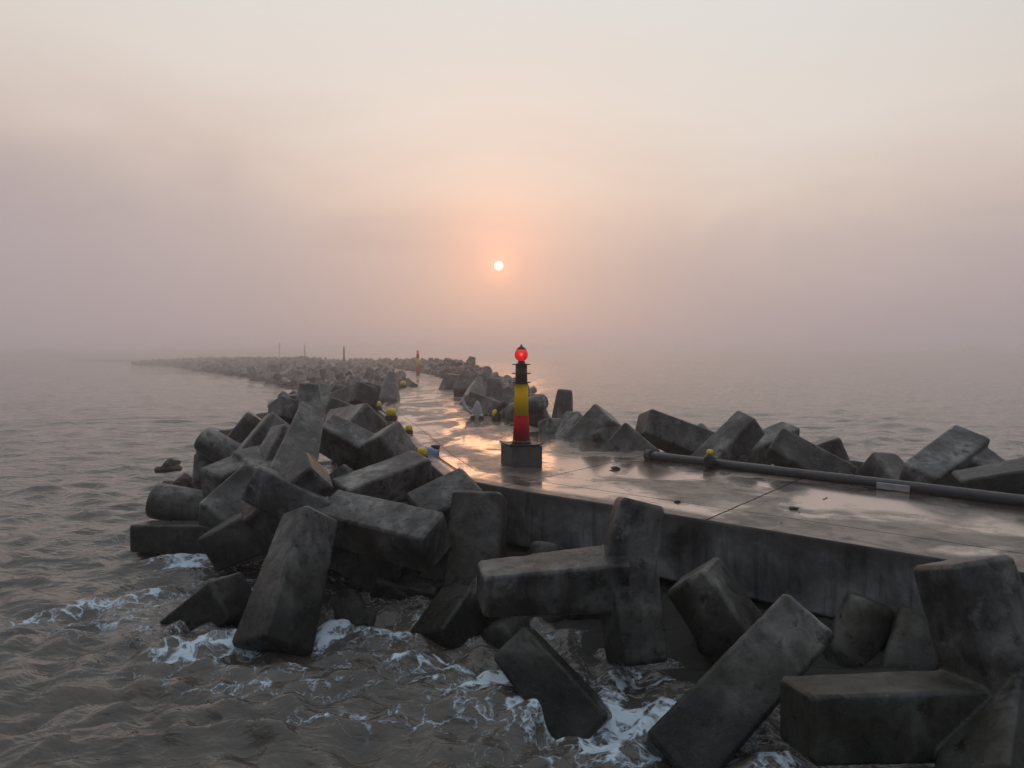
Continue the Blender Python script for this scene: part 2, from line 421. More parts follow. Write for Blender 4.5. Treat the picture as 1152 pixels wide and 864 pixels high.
# every near block: label, profile, arms; an arm = root px py dist, tip px py dist, half width at root and tip (m), roll (deg)
NEAR = [
 ('large grey Y-shaped block in front of the wall with one arm pointing left', S, [
   (694, 650, 10.05, 540, 662, 9.6, .37, .29, -8), (700, 654, 10.15, 720, 564, 10.35, .44, .32, -3), (704, 650, 10.1, 717, 747, 9.7, .40, .33, -18)]),
 ('upright thick grey block at the pavement corner left of the Y-shaped block', S, [
   (532, 690, 12.6, 541, 556, 13.3, .52, .46, -8), (535, 668, 12.4, 492, 732, 11.4, .46, .42, 20), (535, 675, 12.6, 600, 690, 13.6, .42, .36, 0)]),
 ('dark bluish block slanting into the foam directly below the Y-shaped block', S, [(650, 808, 8.9, 577, 722, 9.5, .36, .30, 30)]),
 ('dark block leaning on the wall right behind the Y-shaped block', S, [(862, 765, 10.0, 778, 645, 10.5, .42, .37, -28), (855, 750, 10.0, 900, 820, 10, .4, .3, 0)]),
 ('long pale brownish block rising diagonally to the right out of the foam', S, [(775, 842, 8.0, 906, 698, 8.7, .40, .36, 42)]),
 ('huge mossy Y-shaped block in the bottom right corner with a level arm', S, [
   (1110, 803, 7.3, 894, 809, 7.0, .36, .33, 8), (1132, 798, 7.25, 1080, 630, 7.7, .42, .36, 10), (1135, 795, 7.2, 1118, 905, 6.3, .40, .37, 34)]),
 ('shaded block in the dark gap under the wall at the right', S, [(1050, 830, 9.4, 945, 752, 9.9, .36, .32, 10)]),
 ('big sharp-ridged brown and blue block standing in foam left of centre', S, [(313, 706, 11.1, 350, 581, 12.3, .47, .36, 45)]),
 ('thick level block with flat pale top just right of the sharp-ridged block', S, [(384, 584, 13.1, 492, 611, 12.1, .38, .39, 26), (388, 590, 13.2, 385, 620, 14.8, .36, .34, 0)]),
 ('long block with a slim pale top face running from under the yellow float', S, [(464, 532, 16.2, 382, 562, 15.0, .38, .36, -12), (464, 534, 16.3, 480, 560, 18.2, .35, .3, 0)]),
 ('broad smooth light grey block face right below the pavement corner', S, [(516, 566, 14.9, 470, 588, 14.5, .50, .48, -24)]),
 ('block pointing left with a blunt tip just above the sharp-ridged block', S, [(352, 577, 13.2, 286, 542, 13.3, .36, .34, 12), (352, 580, 13.3, 350, 600, 15.0, .36, .3, 0)]),
 ('block with a rounded tip pointing up right behind the sharp-ridged block', S, [(302, 576, 13.4, 360, 528, 13.5, .40, .36, 28), (306, 572, 13.6, 312, 590, 15.4, .38, .32, 0)]),
 ('tall leaning grey block in the middle of the left pile', S, [(326, 540, 14.8, 350, 464, 17.0, .47, .29, 22), (328, 540, 15, 335, 560, 16.6, .4, .36, 0)]),
 ('narrow upright block tip poking up behind the tall leaning block', S, [(349, 480, 19.4, 346.5, 438, 20.4, .34, .29, 6)]),
 ('short block tip left of the narrow upright one, upper left pile', RO, [(334, 475, 22, 334, 444, 22, .36, .30, 0)]),
 ('block with a blunt five-sided tip pointing left, upper left pile', S, [(348, 474, 21, 308, 461, 20.2, .40, .34, 30), (345, 478, 21, 325, 505, 20.6, .36, .3, 0)]),
 ('smooth block rising to the right on the outer left pile against the sea', S, [(252, 518, 20.3, 289, 469, 20.6, .36, .31, 15)]),
 ('two-armed block at the outer left of the pile with a leg in the water', RO, [(272, 520, 19.0, 226, 492, 19.0, .42, .36, 0), (245, 508, 20, 222, 513, 19.8, .32, .26, 0), (230, 512, 20, 227, 546, 19.6, .30, .26, 0)]),
 ('large dark block sloping down left towards the water, left pile', S, [(296, 526, 17.6, 238, 550, 16.4, .44, .42, -10), (276, 518, 17.5, 312, 545, 16.6, .38, .38, 8)]),
 ('plain block leaning right between the two-armed and the tall leaning blocks', S, [(276, 522, 18.1, 315, 474, 18.8, .38, .36, 20)]),
 ('long rounded block lying level over the water at the far left', RO, [(262, 580, 17.4, 170, 562, 17.1, .50, .44, 0), (258, 580, 17.6, 265, 590, 19.0, .4, .36, 0)]),
 ('wet blue-sheened slab-like block beside the long rounded block', S, [(279, 556, 16.3, 240, 592, 15.5, .46, .46, -38)]),
 ('low dark block with flat top lying at the waterline, leftmost of the pile', S, [(255, 606, 15.9, 157, 603, 16.6, .36, .32, 3)]),
 ('dark block slanting down left into a patch of white foam', S, [(312, 585, 14.4, 245, 616, 14.9, .46, .41, -14), (312, 588, 14.4, 330, 600, 16.0, .4, .36, 0)]),
 ('lone dark wedge-shaped block half sunk in the foam, left', S, [(200, 722, 12.5, 266, 668, 12.0, .40, .38, -3)]),
 ('small dark block sunk in the shadow right of the sharp-ridged block', RO, [(398, 705, 12.2, 385, 672, 12.6, .36, .30, 0), (398, 700, 12.3, 425, 705, 12.2, .3, .26, 0)]),
 ('shadowed block under the thick level block', S, [(440, 650, 13.6, 384, 622, 14.0, .38, .34, 20), (440, 650, 13.6, 470, 700, 13.4, .38, .34, 20)]),
 ('V-shaped block with bright inner faces near the pavement edge', S, [
   (406, 508, 17.9, 362, 484, 17.9, .42, .38, -26), (396, 524, 18.3, 450, 498, 17.4, .46, .46, 22), (408, 518, 18.2, 405, 555, 18.4, .4, .34, 0)]),
 ('block with a broad pentagonal grey face above the V-shaped block', S, [(378, 480, 23.5, 414, 478, 21.6, .44, .50, 45)]),
 ('dark block behind the pentagonal one, half hidden by the narrow upright tip', S, [(398, 470, 26, 368, 458, 26, .38, .36, 20)]),
 ('pale-topped block with a dark end pointing right, upper left pile', S, [(384, 455, 28.8, 412, 443, 27.6, .45, .42, -22), (414, 458, 28, 420, 434, 28.4, .34, .33, 12)]),
 ('dark round block tip facing us at the top of the left pile', RO, [(390, 452, 31.5, 379.5, 439, 30.2, .36, .33, 0)]),
 ('pale hazy upright block at the back of the left pile', S, [(364, 462, 31, 361, 437, 32, .42, .34, 20)]),
 ('tall cone-shaped block by the far yellow floats', RO, [(436, 455, 44, 441, 421.5, 46, .85, .38, 0), (440, 445, 46, 428, 452, 44, .5, .4, 0)]),
 ('low block at the pavement edge right of the cone-shaped one', S, [(464, 434, 66, 459, 429, 67, .36, .32, 30)]),
 ('block wedged beneath the V-shaped block at the pavement edge', S, [(470, 545, 17.6, 420, 548, 17.0, .38, .34, 20)]),
 ('small grey block corner between the rounded-tip block and the long slim one', S, [(400, 570, 15.4, 380, 535, 15.8, .38, .34, 35)]),
 ('deeply shaded block behind the foam left of the Y-shaped block', S, [(480, 700, 13.4, 430, 670, 13.4, .4, .36, 0)]),
 ('narrow dark block behind the foot of the tall leaning block', S, [(300, 532, 17.2, 324, 484, 17.8, .36, .32, 40)]),
 ('low block wedged between the two-armed block and the far sea', S, [(290, 500, 21, 325, 492, 20.5, .4, .36, 10)]),
]
RIGHT = [
 ('tall upright rounded block just right of the beacon', RO, [(632, 480, 29, 635.5, 438, 29, .50, .33, 0)]),
 ('rounded block behind the beacon with its tip pointing right', RO, [(578, 464, 30.4, 612, 451, 29.2, .42, .35, 0), (595, 472, 30, 614, 464, 29.6, .36, .28, 0)]),
 ('low block lying just behind the red band of the beacon', S, [(655, 484, 26.5, 610, 481, 25.6, .36, .30, 20)]),
 ('big wedge block with lit left face and dark right face', S, [(652, 508, 23.8, 687, 468, 23.6, .56, .50, 40), (665, 500, 24, 690, 490, 23, .5, .44, 30)]),
 ('pale block with a peaked tip left of the big wedge block', S, [(638, 498, 24.4, 648, 467, 25.0, .38, .30, 45)]),
 ('pale lavender block with a square face at the pipe end', S, [(726, 514, 20.8, 698, 489, 21.5, .40, .38, 30)]),
 ('long dark block with rounded left tip behind the pipe end', S, [(806, 510, 22.4, 722, 476, 21.8, .50, .42, 18)]),
 ('small pale block behind the long dark block', RO, [(802, 506, 24, 781, 481, 24.2, .40, .33, 0)]),
 ('tiny dark block top between the long dark block and the small pale one', S, [(775, 495, 25, 764, 480, 25, .3, .26, 10)]),
 ('block rising to the right above the yellow-topped bag', S, [(800, 522, 20, 846, 474, 20.2, .42, .37, 20)]),
 ('dark block with rounded right tip, third behind the pipe', S, [(830, 517, 20.4, 890, 488, 21.4, .40, .34, 15)]),
 ('block with an orange-lit end sloping down right behind the pipe', S, [(938, 538, 17.4, 869, 498, 18.0, .40, .36, 35)]),
 ('dark block pointing right over the water behind the pipe', S, [(905, 522, 19.6, 950, 506, 19.3, .46, .42, 0)]),
 ('small dark broken block between two larger ones behind the pipe', S, [(975, 532, 19, 950, 526, 18.6, .26, .2, 10)]),
 ('round-ended pale block facing us behind the pipe plate', S, [(1005, 548, 16.4, 986, 519, 17.0, .42, .36, 8)]),
 ('peaked dark two-armed block at the far right behind the pipe', S, [(1082, 506, 16.2, 1030, 545, 15.2, .40, .38, -22), (1074, 508, 16.2, 1122, 545, 15.6, .42, .38, 22)]),
 ('level dark block cut by the right edge of the photo', S, [(1190, 535, 13.8, 1078, 552, 14.3, .36, .32, -10)]),
 ('block with a flat square top sticking up left of the beacon', S, [(557, 462, 37.5, 555, 429, 38.5, .58, .40, 8)]),
 ('block with a long sloping edge beside the pale covered post', S, [(570, 466, 32.5, 531, 449, 34.5, .44, .36, 20)]),
 ('rounded block top peeping out left of the yellow band', RO, [(575, 456, 36.5, 573, 437, 37, .52, .38, 0)]),
 ('broad dark block left of the flat-topped one', S, [(530, 455, 41, 539, 435, 43, .62, .5, 40)]),
 ('grey block partly hidden behind the beacon foot', S, [(600, 470, 31, 572, 464, 30.5, .42, .36, 20)]),
 ('small pointed block left of the flat-topped one', S, [(536, 436, 45, 541, 426, 46, .3, .16, 20)]),
 ('wide hazy block above the broad dark one', S, [(524, 440, 50, 530, 424, 51, .75, .62, 10)]),
 ('first peaked hazy block of the row past the beacon', S, [(509, 436, 60, 511, 421, 60, .95, .55, 40)]),
]
def arm_axes(a, b, roll):
    d = (b - a).normalized()
    ref = Vector((0, 0, 1)) if abs(d.z) < .72 else Vector((0, -1, 0))
    sd = (ref - d * ref.dot(d)).normalized(); sd = Matrix.Rotation(R(roll), 3, d) @ sd
    return d, sd, d.cross(sd)
def near_block(label, kind, arms, group, idx):
    pts = [(at(*a[0:3]), at(*a[3:6]), a[6], a[7], a[8]) for a in arms]
    C = pts[0][0].copy()
    bm = bmesh.new()
    for ai, (A, B, w0, w1, roll) in enumerate(pts):
        d, sx, sy = arm_axes(A, B, roll); L = (B - A).length
        if kind == RO: P = [(math.cos(2 * math.pi * k / 20), math.sin(2 * math.pi * k / 20)) for k in range(20)]; ext = .5 * w0; st = [(-ext, w0 * .9), (-ext * .5, w0), (L - .16, w1), (L - .05, w1 * .93), (L, w1 * .80)]
        else:
            c = .10; P = [(1, -1 + c), (1, 1 - c), (1 - c, 1), (-1 + c, 1), (-1, 1 - c), (-1, -1 + c), (-1 + c, -1), (1 - c, -1)]; ext = w0 * (.12 if len(pts) > 2 else 1); st = [(-ext * .8, w0 * .9), (-ext * .65, w0), (L - .05, w1), (L, w1 * .88)]
        rings = [[bm.verts.new(A - C + d * z + (sx * x + sy * y) * r) for x, y in P] for z, r in (st if ai == 0 else [(0, w0 * .9)] + st[2:])]
        for p, q in zip(rings, rings[1:]):
            for k in range(len(P)): bm.faces.new((p[k], p[(k + 1) % len(P)], q[(k + 1) % len(P)], q[k]))
        bm.faces.new(list(reversed(rings[0]))); bm.faces.new(rings[-1])
    bmesh.ops.recalc_face_normals(bm, faces=bm.faces)
    vox = .0165 if C.y < 15 else (.028 if C.y < 24 else .045)
    me = remesh_worn(bm, vox, 1, 3.0 + idx * 1.7)
    o = bpy.data.objects.new('concrete_block', me); COL.objects.link(o); o.location = C
    tag(o, label, 'concrete block', group); placed.append(C)
for L_, G_ in ((NEAR, GN), (RIGHT, GR)):
    for i, (lab, k, arms) in enumerate(L_): near_block(lab, k, arms, G_, i)

# ------------------------------------------------------------------ breakwater plan (left edge, right edge)
LE_px = [(1152, 644), (1042, 625.5), (900, 602), (747, 577), (640, 560), (541, 544.5), (506, 540), (478, 516), (458, 492), (438, 472), (424, 461), (431, 453), (445, 442), (464, 432)]
RE_px = [(1152, 566), (1050, 546), (900, 527), (730, 508), (640, 490), (600, 480), (572, 473), (550, 466), (532, 458), (524, 446), (521, 435.5), (509, 429)]
LE = [ground(*p).xy for p in LE_px]; RE = [ground(*p).xy for p in RE_px]
d0 = (LE[0] - LE[3]).normalized()
LE = [LE[0] + d0 * 26, LE[0] + d0 * 12] + LE
RE = [RE[0] + d0 * 26, RE[0] + d0 * 12] + RE
FARL = [(-13.2, 90), (-17.6, 110), (-22, 127), (-33, 166), (-55, 220), (-103, 330), (-205, 480), (-330, 640), (-520, 840)]
FARR = [(-8.8, 90), (-13.0, 113), (-17.0, 129), (-27, 167), (-49, 225), (-97, 336), (-199, 488), (-324, 649), (-514, 850)]
LE += [Vector(p) for p in FARL]; RE += [Vector(p) for p in FARR]

def resample(P, n):
    d = [0]
    for a, b in zip(P, P[1:]): d.append(d[-1] + (b - a).length)
    d = np.array(d); t = np.linspace(0, 1, n) ** 1.8 * d[-1]
    xs = np.interp(t, d, [p.x for p in P]); ys = np.interp(t, d, [p.y for p in P])
    return [Vector((x, y)) for x, y in zip(xs, ys)]
N = 160
LP = resample(LE, N); RP = resample(RE, N)

bm = bmesh.new(); uvl = bm.loops.layers.uv.new('UVMap'); s = 0; prev = None; rows = []
NC = 10
for i in range(N):
    a, b = LP[i], RP[i]
    if i: s += ((LP[i] - LP[i - 1]).length + (RP[i] - RP[i - 1]).length) / 2
    w = (b - a).length
    rows.append([(bm.verts.new((a.x + (b.x - a.x) * k / NC, a.y + (b.y - a.y) * k / NC, 0)), s, w * k / NC) for k in range(NC + 1)])
for r0, r1 in zip(rows, rows[1:]):
    for k in range(NC):
        q = (r0[k], r0[k + 1], r1[k + 1], r1[k])
        f = bm.faces.new([x[0] for x in q])
        for lp, x in zip(f.loops, q): lp[uvl].uv = (x[1], x[2])
bmesh.ops.recalc_face_normals(bm, faces=bm.faces)
if bm.faces[0].normal.z < 0: bmesh.ops.reverse_faces(bm, faces=bm.faces[:])
me = bpy.data.meshes.new('pavement'); bm.to_mesh(me); bm.free()
tag(link('pavement', me, M['deck']), 'wet concrete pavement on top of the breakwater', None, None, 'structure')

def offset(P, dist):           # sideways shift of a plan polyline (positive: to its left)
    out = []
    for i, p in enumerate(P):
        t = (P[min(i + 1, len(P) - 1)] - P[max(i - 1, 0)]).normalized()
        out.append(p + Vector((-t.y, t.x)) * dist)
    return out
# solid slab edge (wall) under the pavement, rounded nose, then the recessed core
bm = bmesh.new()
def side(P, sgn):
    prof = [(0, -.003), (-.012, -.012), (-.018, -.04), (-.018, -1.12), (-.0, -1.15), (.45, -1.17)]
    lines = [[bm.verts.new((p.x, p.y, z)) for p in offset(P, -o * sgn)] for o, z in prof]
    for a, b in zip(lines, lines[1:]):
        for k in range(len(P) - 1): bm.faces.new((a[k], a[k + 1], b[k + 1], b[k]))
side(LP, 1); side(RP, -1)
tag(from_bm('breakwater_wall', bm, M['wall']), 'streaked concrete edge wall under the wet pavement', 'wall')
bm = bmesh.new()
prof = [(LP, -.42, -.6), (LP, -.40, -1.25)] + [(LP, .1 + .28 * k, -1.30 - .10 * k) for k in range(9)] + [(LP, 3.2, -4), (RP, -3.2, -4), (RP, -2.0, -2.4), (RP, .40, -1.4), (RP, .42, -.6)]  # rubble slope carried outward under the blocks to darken the gaps
LPd = resample(LE, 700); RPd = resample(RE, 700)
lines = []
for P, o_, z_ in prof:
    Q = offset(LPd if P is LP else RPd, o_)
    xy = np.array([(q.x, q.y) for q in Q]); amp_ = .34 if -2 < z_ < -1.27 else 0
    nz = vnoise2(xy[:, 0] * 2.6, xy[:, 1] * 2.6) * amp_ + vnoise2(xy[:, 0] * 6, xy[:, 1] * 6) * amp_ * .5
    lines.append([bm.verts.new((q.x, q.y, z_ + float(h))) for q, h in zip(Q, nz)])
for x, y in zip(lines, lines[1:]):
    for k in range(len(x) - 1): bm.faces.new((x[k], x[k + 1], y[k + 1], y[k]))
tag(from_bm('ground', bm, M['rubble']), 'rubble core of the breakwater, blackened and widened to darken the gaps', None, None, 'structure')

# ------------------------------------------------------------------ rows of blocks further out
def interp_line(P, Y):
    ys = [p.y for p in P]; return float(np.interp(Y, ys, [p.x for p in P]))
LEs = [p for p in LE if p.y > 18]; REs = [p for p in RE if p.y > 20]
WLp = [(-13, 30), (-15.5, 45), (-18, 62), (-22, 85), (-33, 108), (-55, 155), (-110, 250), (-165, 350), (-265, 480), (-400, 640), (-600, 840)]
WLv = [Vector(p) for p in WLp]
cand = []
def rand_rot():
    q = Vector((random.gauss(0, 1), random.gauss(0, 1), random.gauss(0, 1))).normalized()
    q2 = Vector((random.gauss(0, 1), random.gauss(0, 1), random.gauss(0, 1))).normalized()
    return q, q2
# left slope
Y = 52.0
while Y < 440:
    x1 = interp_line(LEs, Y) - 2.1; x0 = interp_line(WLv, Y)
    stepx = 2.3 if Y < 95 else 3.8
    nx = max(2, int((x1 - x0) / stepx))
    for k in range(nx + 1):
        f = k / nx
        x = x0 + (x1 - x0) * f + random.uniform(-.7, .7); y = Y + random.uniform(-.9, .9)
        z = WL - .1 + (.65 if Y < 100 else (.75 if Y < 230 else 1.9)) * min(1, f * 1.5) ** .7 + random.uniform(-.4, .45)
        cand.append((x, y, z, 'L'))
    Y += 2.3 if Y < 95 else (3.6 if Y < 260 else 5.5)
# right slope
Y = 68.0
while Y < 440:
    x1 = interp_line(REs, Y) + 2.5
    for k in range(3):
        x = x1 + k * 2.2 + random.uniform(-.4, .4); y = Y + random.uniform(-.7, .7)
        z = .1 - k * .85 + random.uniform(-.25, .35)
        if Y > 80: z += .5
        cand.append((x, y, z, 'R'))
    Y += 2.6 if Y < 260 else 4.5
# right side, near, low fillers beyond the pavement
for yy in np.arange(10, 42, 2.1):
    x1 = interp_line(sorted(RE, key=lambda p: p.y), yy)
    for k in (1.6, 3.6):
        cand.append((x1 + k + random.uniform(-.4, .4), yy + k * .7, -1.75 + random.uniform(-.2, .1), 'R'))
# near fillers added under the visible pile to darken its gaps
for (px, py, Yd) in [(600, 700, 12.3), (655, 700, 12.2), (420, 640, 15.5), (470, 640, 15), (380, 600, 16.5), (330, 580, 17.5), (300, 590, 16.5), (430, 600, 17.5), (600, 690, 12.6), (500, 680, 13.6),
                     (820, 760, 10.8), (940, 780, 9.9), (1010, 800, 9.2), (340, 545, 20), (380, 530, 21), (300, 540, 20), (350, 520, 24), (400, 500, 26), (380, 490, 30), (420, 480, 33)]:
    p = at(px, py, Yd); cand.append((p.x, p.y, min(p.z, -2.1), 'N'))
cand.sort(key=lambda c: c[0] ** 2 + c[1] ** 2)
budget = 290 - len(placed); rest = []
for i, (x, y, z, sd) in enumerate(cand):
    q, q2 = rand_rot(); sc = random.uniform(.92, 1.2) if sd != 'N' else .85
    if sd == 'L' and y > 95: sc *= 1.4
    if sd == 'R' and y < 42: sc = .9
    kind = random.choice([S, RO, RO, DI]); m = block_matrix(Vector((x, y, z)), q, q2, sc)
    if i < budget:
        if sd == 'N':
            lab, gr = 'filler concrete block added low beneath the near left and centre pile to darken its gaps', GN
        elif sd == 'L':
            lab, gr = 'hazy concrete block heaped on the left slope beyond the cone-shaped block', 'hazy concrete blocks on the left slope'
        elif y < 42:
            lab, gr = 'low concrete block mostly hidden beyond the seaward pavement edge', GR
        else:
            lab, gr = 'hazy concrete block in the row along the right pavement edge past the beacon', 'hazy concrete blocks right of the pavement'
        add_block(kind, m, lab, gr, 'lo')
    else:
        rest.append((m, kind))
# the farthest ones, one mass in the fog
bmp = bmesh.new(); D = tetra_dirs()
for i, d in enumerate(D): arm_verts(bmp, d, D[(1, 0, 3, 2)[i]], 'square', .6, .42, LARM, 8)
mp = bpy.data.meshes.new('t'); bmp.to_mesh(mp); bmp.free()
vc = np.array([v.co[:] for v in mp.vertices]); fc = [tuple(p.vertices) for p in mp.polygons]
V = []; FF = []
for m, kind in rest:
    A = np.array(m); o = len(V) * len(vc)
    V.append(vc @ A[:3, :3].T + A[:3, 3]); FF += [tuple(i + o for i in f) for f in fc]
me = bpy.data.meshes.new('distant_blocks'); me.from_pydata(np.concatenate(V).tolist(), [], FF); me.update()
tag(link('distant_blocks', me, M['block']), 'far mass of concrete blocks fading into the fog along the curving breakwater', 'concrete blocks', None, 'stuff')

# ------------------------------------------------------------------ beacons
def beacon(loc, k, label, rz, plinth=True):
    t = empty('beacon', loc, 0); tag(t, label, 'beacon', 'red and yellow beacons on the breakwater')
    def P(name, prof, mat, par=t, n=32):
        bm = bmesh.new(); lathe(bm, [(r * k, z * k) for r, z in prof], n)
        o = from_bm(name, bm, mat, par, True)
        o.data.shade_smooth() if False else None
        return o
    zb = .0
    if plinth:
        bm = bmesh.new(); box(bm, (0, 0, .25 * k), (.79 * k, .79 * k, .50 * k), rz, .012 * k)
        pl = from_bm('plinth', bm, M['plinth'], t)
        # thin flared cap plate, corners turned up
        bm = bmesh.new(); n = 8; top = []; 
        hw = .425 * k
        for side_ in (0, 1):
            gr_ = []
            for a in range(n + 1):
                row = []
                for b in range(n + 1):
                    x = (a / n * 2 - 1); y = (b / n * 2 - 1)
                    lift = .035 * (abs(x) ** 6 * .4 + abs(y) ** 6 * .4 + (abs(x) * abs(y)) ** 6 * .8)
                    p = Vector((x * hw, y * hw, (.503 + .028 * side_ + lift) * k))
                    p.rotate(Matrix.Rotation(rz, 3, 'Z')); row.append(bm.verts.new(p))
                gr_.append(row)
            for a in range(n):
                for b in range(n): bm.faces.new((gr_[a][b], gr_[a + 1][b], gr_[a + 1][b + 1], gr_[a][b + 1]))
            top.append(gr_)
        A, B = top
        for a in range(n):
            for e in (0, n):
                bm.faces.new((A[a][e], A[a + 1][e], B[a + 1][e], B[a][e])); bm.faces.new((A[e][a], A[e][a + 1], B[e][a + 1], B[e][a]))
        from_bm('cap_plate', bm, M['dark'], pl)
        zb = .53
    P('foot_flange', [(0, zb), (.235, zb), (.235, zb + .05), (.225, zb + .06), (.215, zb + .09), (0, zb + .09)], M['dark'])
    z1, z2, z3 = zb + .09, zb + .70, zb + 1.49
    if not plinth: z1, z2, z3 = zb + .09, zb + .95, zb + 1.95
    P('red_band', [(0, z1), (.208, z1), (.185, z2), (0, z2)], M['red'])
    P('yellow_band', [(0, z2 + .001), (.182, z2 + .001), (.158, z3), (0, z3)], M['yellow'])
    zt = z3 + .50
    P('lantern_column', [(0, z3 + .001), (.150, z3 + .001), (.143, zt), (0, zt)], M['dark'])
    for dz, r in ((.02, .225), (.245, .235), (.465, .22)):
        P('gallery_ring', [(0, z3 + dz), (r, z3 + dz), (r + .004, z3 + dz + .012), (r, z3 + dz + .026), (0, z3 + dz + .026)], M['dark'])
    P('lantern_base', [(0, zt + .001), (.10, zt + .001), (.085, zt + .03), (.095, zt + .06), (0, zt + .06)], M['dark'])
    gl = P('lamp_globe', [(0, zt + .055)] + [(.168 * math.sin(math.pi * (a / 16)) * (1.0 if a < 8 else 1.0), zt + .225 - .175 * math.cos(math.pi * (a / 16))) for a in range(1, 15)] + [(0, zt + .40)], M['lamp'])
    P('finial_cap', [(0, zt + .352), (.125, zt + .352), (.085, zt + .392), (.04, zt + .42), (.012, zt + .47), (0, zt + .49)], M['dark'])
    for i in range(4):
        a = i * math.pi / 2 + .6; bm = bmesh.new()
        tube(bm, [(k * .165 * math.cos(a) * math.sin(th), k * .165 * math.sin(a) * math.sin(th), k * (zt + .225 - .18 * math.cos(th))) for th in np.linspace(.5, 2.6, 12)], .005 * k, 6)
        from_bm('lantern_rib', bm, M['dark'], gl)
    return t
b1 = ground(586.5, 523.5)
b1.y += .1
beacon(b1, 1.01, 'red and yellow striped beacon with lit red globe on a square concrete plinth', R(22))
b2 = ground(470, 421.6)
beacon(b2, 1.32, 'distant hazy red and yellow beacon standing at the bend of the pavement', 0, False)

# far poles
for (px, top, Yd, lab) in [(387, 390, 172, 'dark pole standing left of the far beacon'), (343, 388, 300, 'faint foggy pole, middle of the three far poles'), (314.5, 386, 400, 'faintest foggy pole, leftmost of the three far poles')]:
    p = at(px, 404, Yd); x = p.x; h = at(px, top, Yd).z
    bm = bmesh.new(); tube(bm, [(0, 0, -.2), (0, 0, h * .5), (0, 0, h)], [.3, .24, .17], 10)
    o = from_bm('pole', bm, M['pole']); o.location = (x, Yd, 0)
    tag(o, lab, 'pole', 'poles far along the breakwater')

# ------------------------------------------------------------------ pipe on the seaward edge
pa = ground(729, 516.5); pb = ground(1152, 569.5); pd = (pb - pa).normalized()
pr = .105
t = empty('pipe', pa, 0); tag(t, 'long grey pipe lying along the right edge of the wet pavement', 'pipe')
def lp(s, z=pr, side=0): 
    n = Vector((-pd.y, pd.x, 0)); q = pd * s + n * side; return Vector((q.x, q.y, z))
bm = bmesh.new(); tube(bm, [lp(s_, pr + .004 * math.sin(s_ * 1.3)) for s_ in np.linspace(0, 22, 60)], pr, 20)
from_bm('pipe_body', bm, M['pipe'], t, True)
bm = bmesh.new(); tube(bm, [lp(-.04, pr + .01), lp(.10, pr + .01)], pr + .045, 20); from_bm('end_flange', bm, M['plinth'], t)
bm = bmesh.new(); tube(bm, [lp(1.88), lp(1.98)], pr + .014, 20); from_bm('clamp_band', bm, M['plate'], t)
for s_ in (5.2, 9.1): 
    bm = bmesh.new(); tube(bm, [lp(s_), lp(s_ + .06)], pr + .012, 20); from_bm('clamp_band', bm, M['pipe'], t)
bm = bmesh.new(); ang = math.atan2(pd.y, pd.x)
c = (ground(1003, 553) - pa); sdist = c.dot(pd)
box(bm, lp(sdist, .08, -pr - .05), (.62, .05, .13), ang, .008); from_bm('bracket_plate', bm, M['plate'], t)

# ------------------------------------------------------------------ small things on the pavement
def rough_blob(bm, c, s, seed, sub=3, amp=.35):
    r = bmesh.ops.create_icosphere(bm, subdivisions=sub, radius=1)
    P = np.array([v.co[:] for v in r['verts']]); h = 1 + amp * vnoise3(P * 1.4 + seed) * 2 + amp * .4 * vnoise3(P * 4 + seed)
    for v, k in zip(r['verts'], h): v.co = Vector((v.co.x * s[0] * k + c[0], v.co.y * s[1] * k + c[1], v.co.z * s[2] * k + c[2]))

def yellow_float(p, k, lab):
    t = empty('marker_float', p, random.uniform(0, 6)); tag(t, lab, 'float', 'yellow topped floats along the pavement edge')
    bm = bmesh.new(); lathe(bm, [(0, 0), (.17 * k, .0), (.19 * k, .04 * k), (.185 * k, .14 * k), (.165 * k, .17 * k), (0, .17 * k)], 20); from_bm('base', bm, M['rubber'], t, True)
    bm = bmesh.new(); lathe(bm, [(0, .171 * k), (.155 * k, .171 * k), (.165 * k, .22 * k), (.16 * k, .30 * k), (.13 * k, .36 * k), (.07 * k, .39 * k), (0, .395 * k)], 20); from_bm('yellow_cap', bm, M['float'], t, True)
for (px, py, w, lab) in [(475, 517.5, 13, 'bright yellow topped float beside the blue bundle, nearest of the left row'),
                         (460, 488, 9, 'small dull yellow float lying just above the V-shaped block'),
                         (440, 473, 13, 'second bright yellow float from the near end of the left row, above the V-shaped block'),
                         (425, 461, 9, 'tall narrow yellow float at the edge beside the pile, left row'),
                         (435, 449, 9, 'olive yellow float under the cone-shaped block'),
                         (429, 451, 7, 'faded yellow float touching the olive one'),
                         (453.5, 436, 7, 'farthest tiny yellow float of the left row'),
                         (558.5, 472.5, 11, 'yellow topped float beside the black curved fender behind the beacon')]:
    p = ground(px, py); Yd = p.y; k = w * Yd / F / .36
    yellow_float(p, k, lab)

# blue bundle and black bucket at the nearest float
p = ground(484, 511)
bm = bmesh.new(); rough_blob(bm, (0, 0, .09), (.20, .16, .11), 4., 4, .45); o = from_bm('cloth_bundle', bm, M['blue'], None, True); o.location = p
tag(o, 'crumpled pale blue sheet lying beside the nearest yellow float', 'cloth')
p = ground(490, 510)
bm = bmesh.new(); lathe(bm, [(0, 0), (.10, 0), (.125, .2), (.135, .22), (.12, .225), (.105, .03), (0, .03)], 20); o = from_bm('bucket', bm, M['rubber'], None, True); o.location = p
tag(o, 'small black bucket beside the crumpled blue sheet', 'bucket')
# rope
pts = [ground(x, y, .02) for x, y in [(491, 513), (500, 519), (512, 527), (524, 535), (533, 541)]]
bm = bmesh.new(); tube(bm, pts, .014, 6); tag(from_bm('rope', bm, M['rope']), 'thin brown rope trailing over the pavement from the black bucket', 'rope')
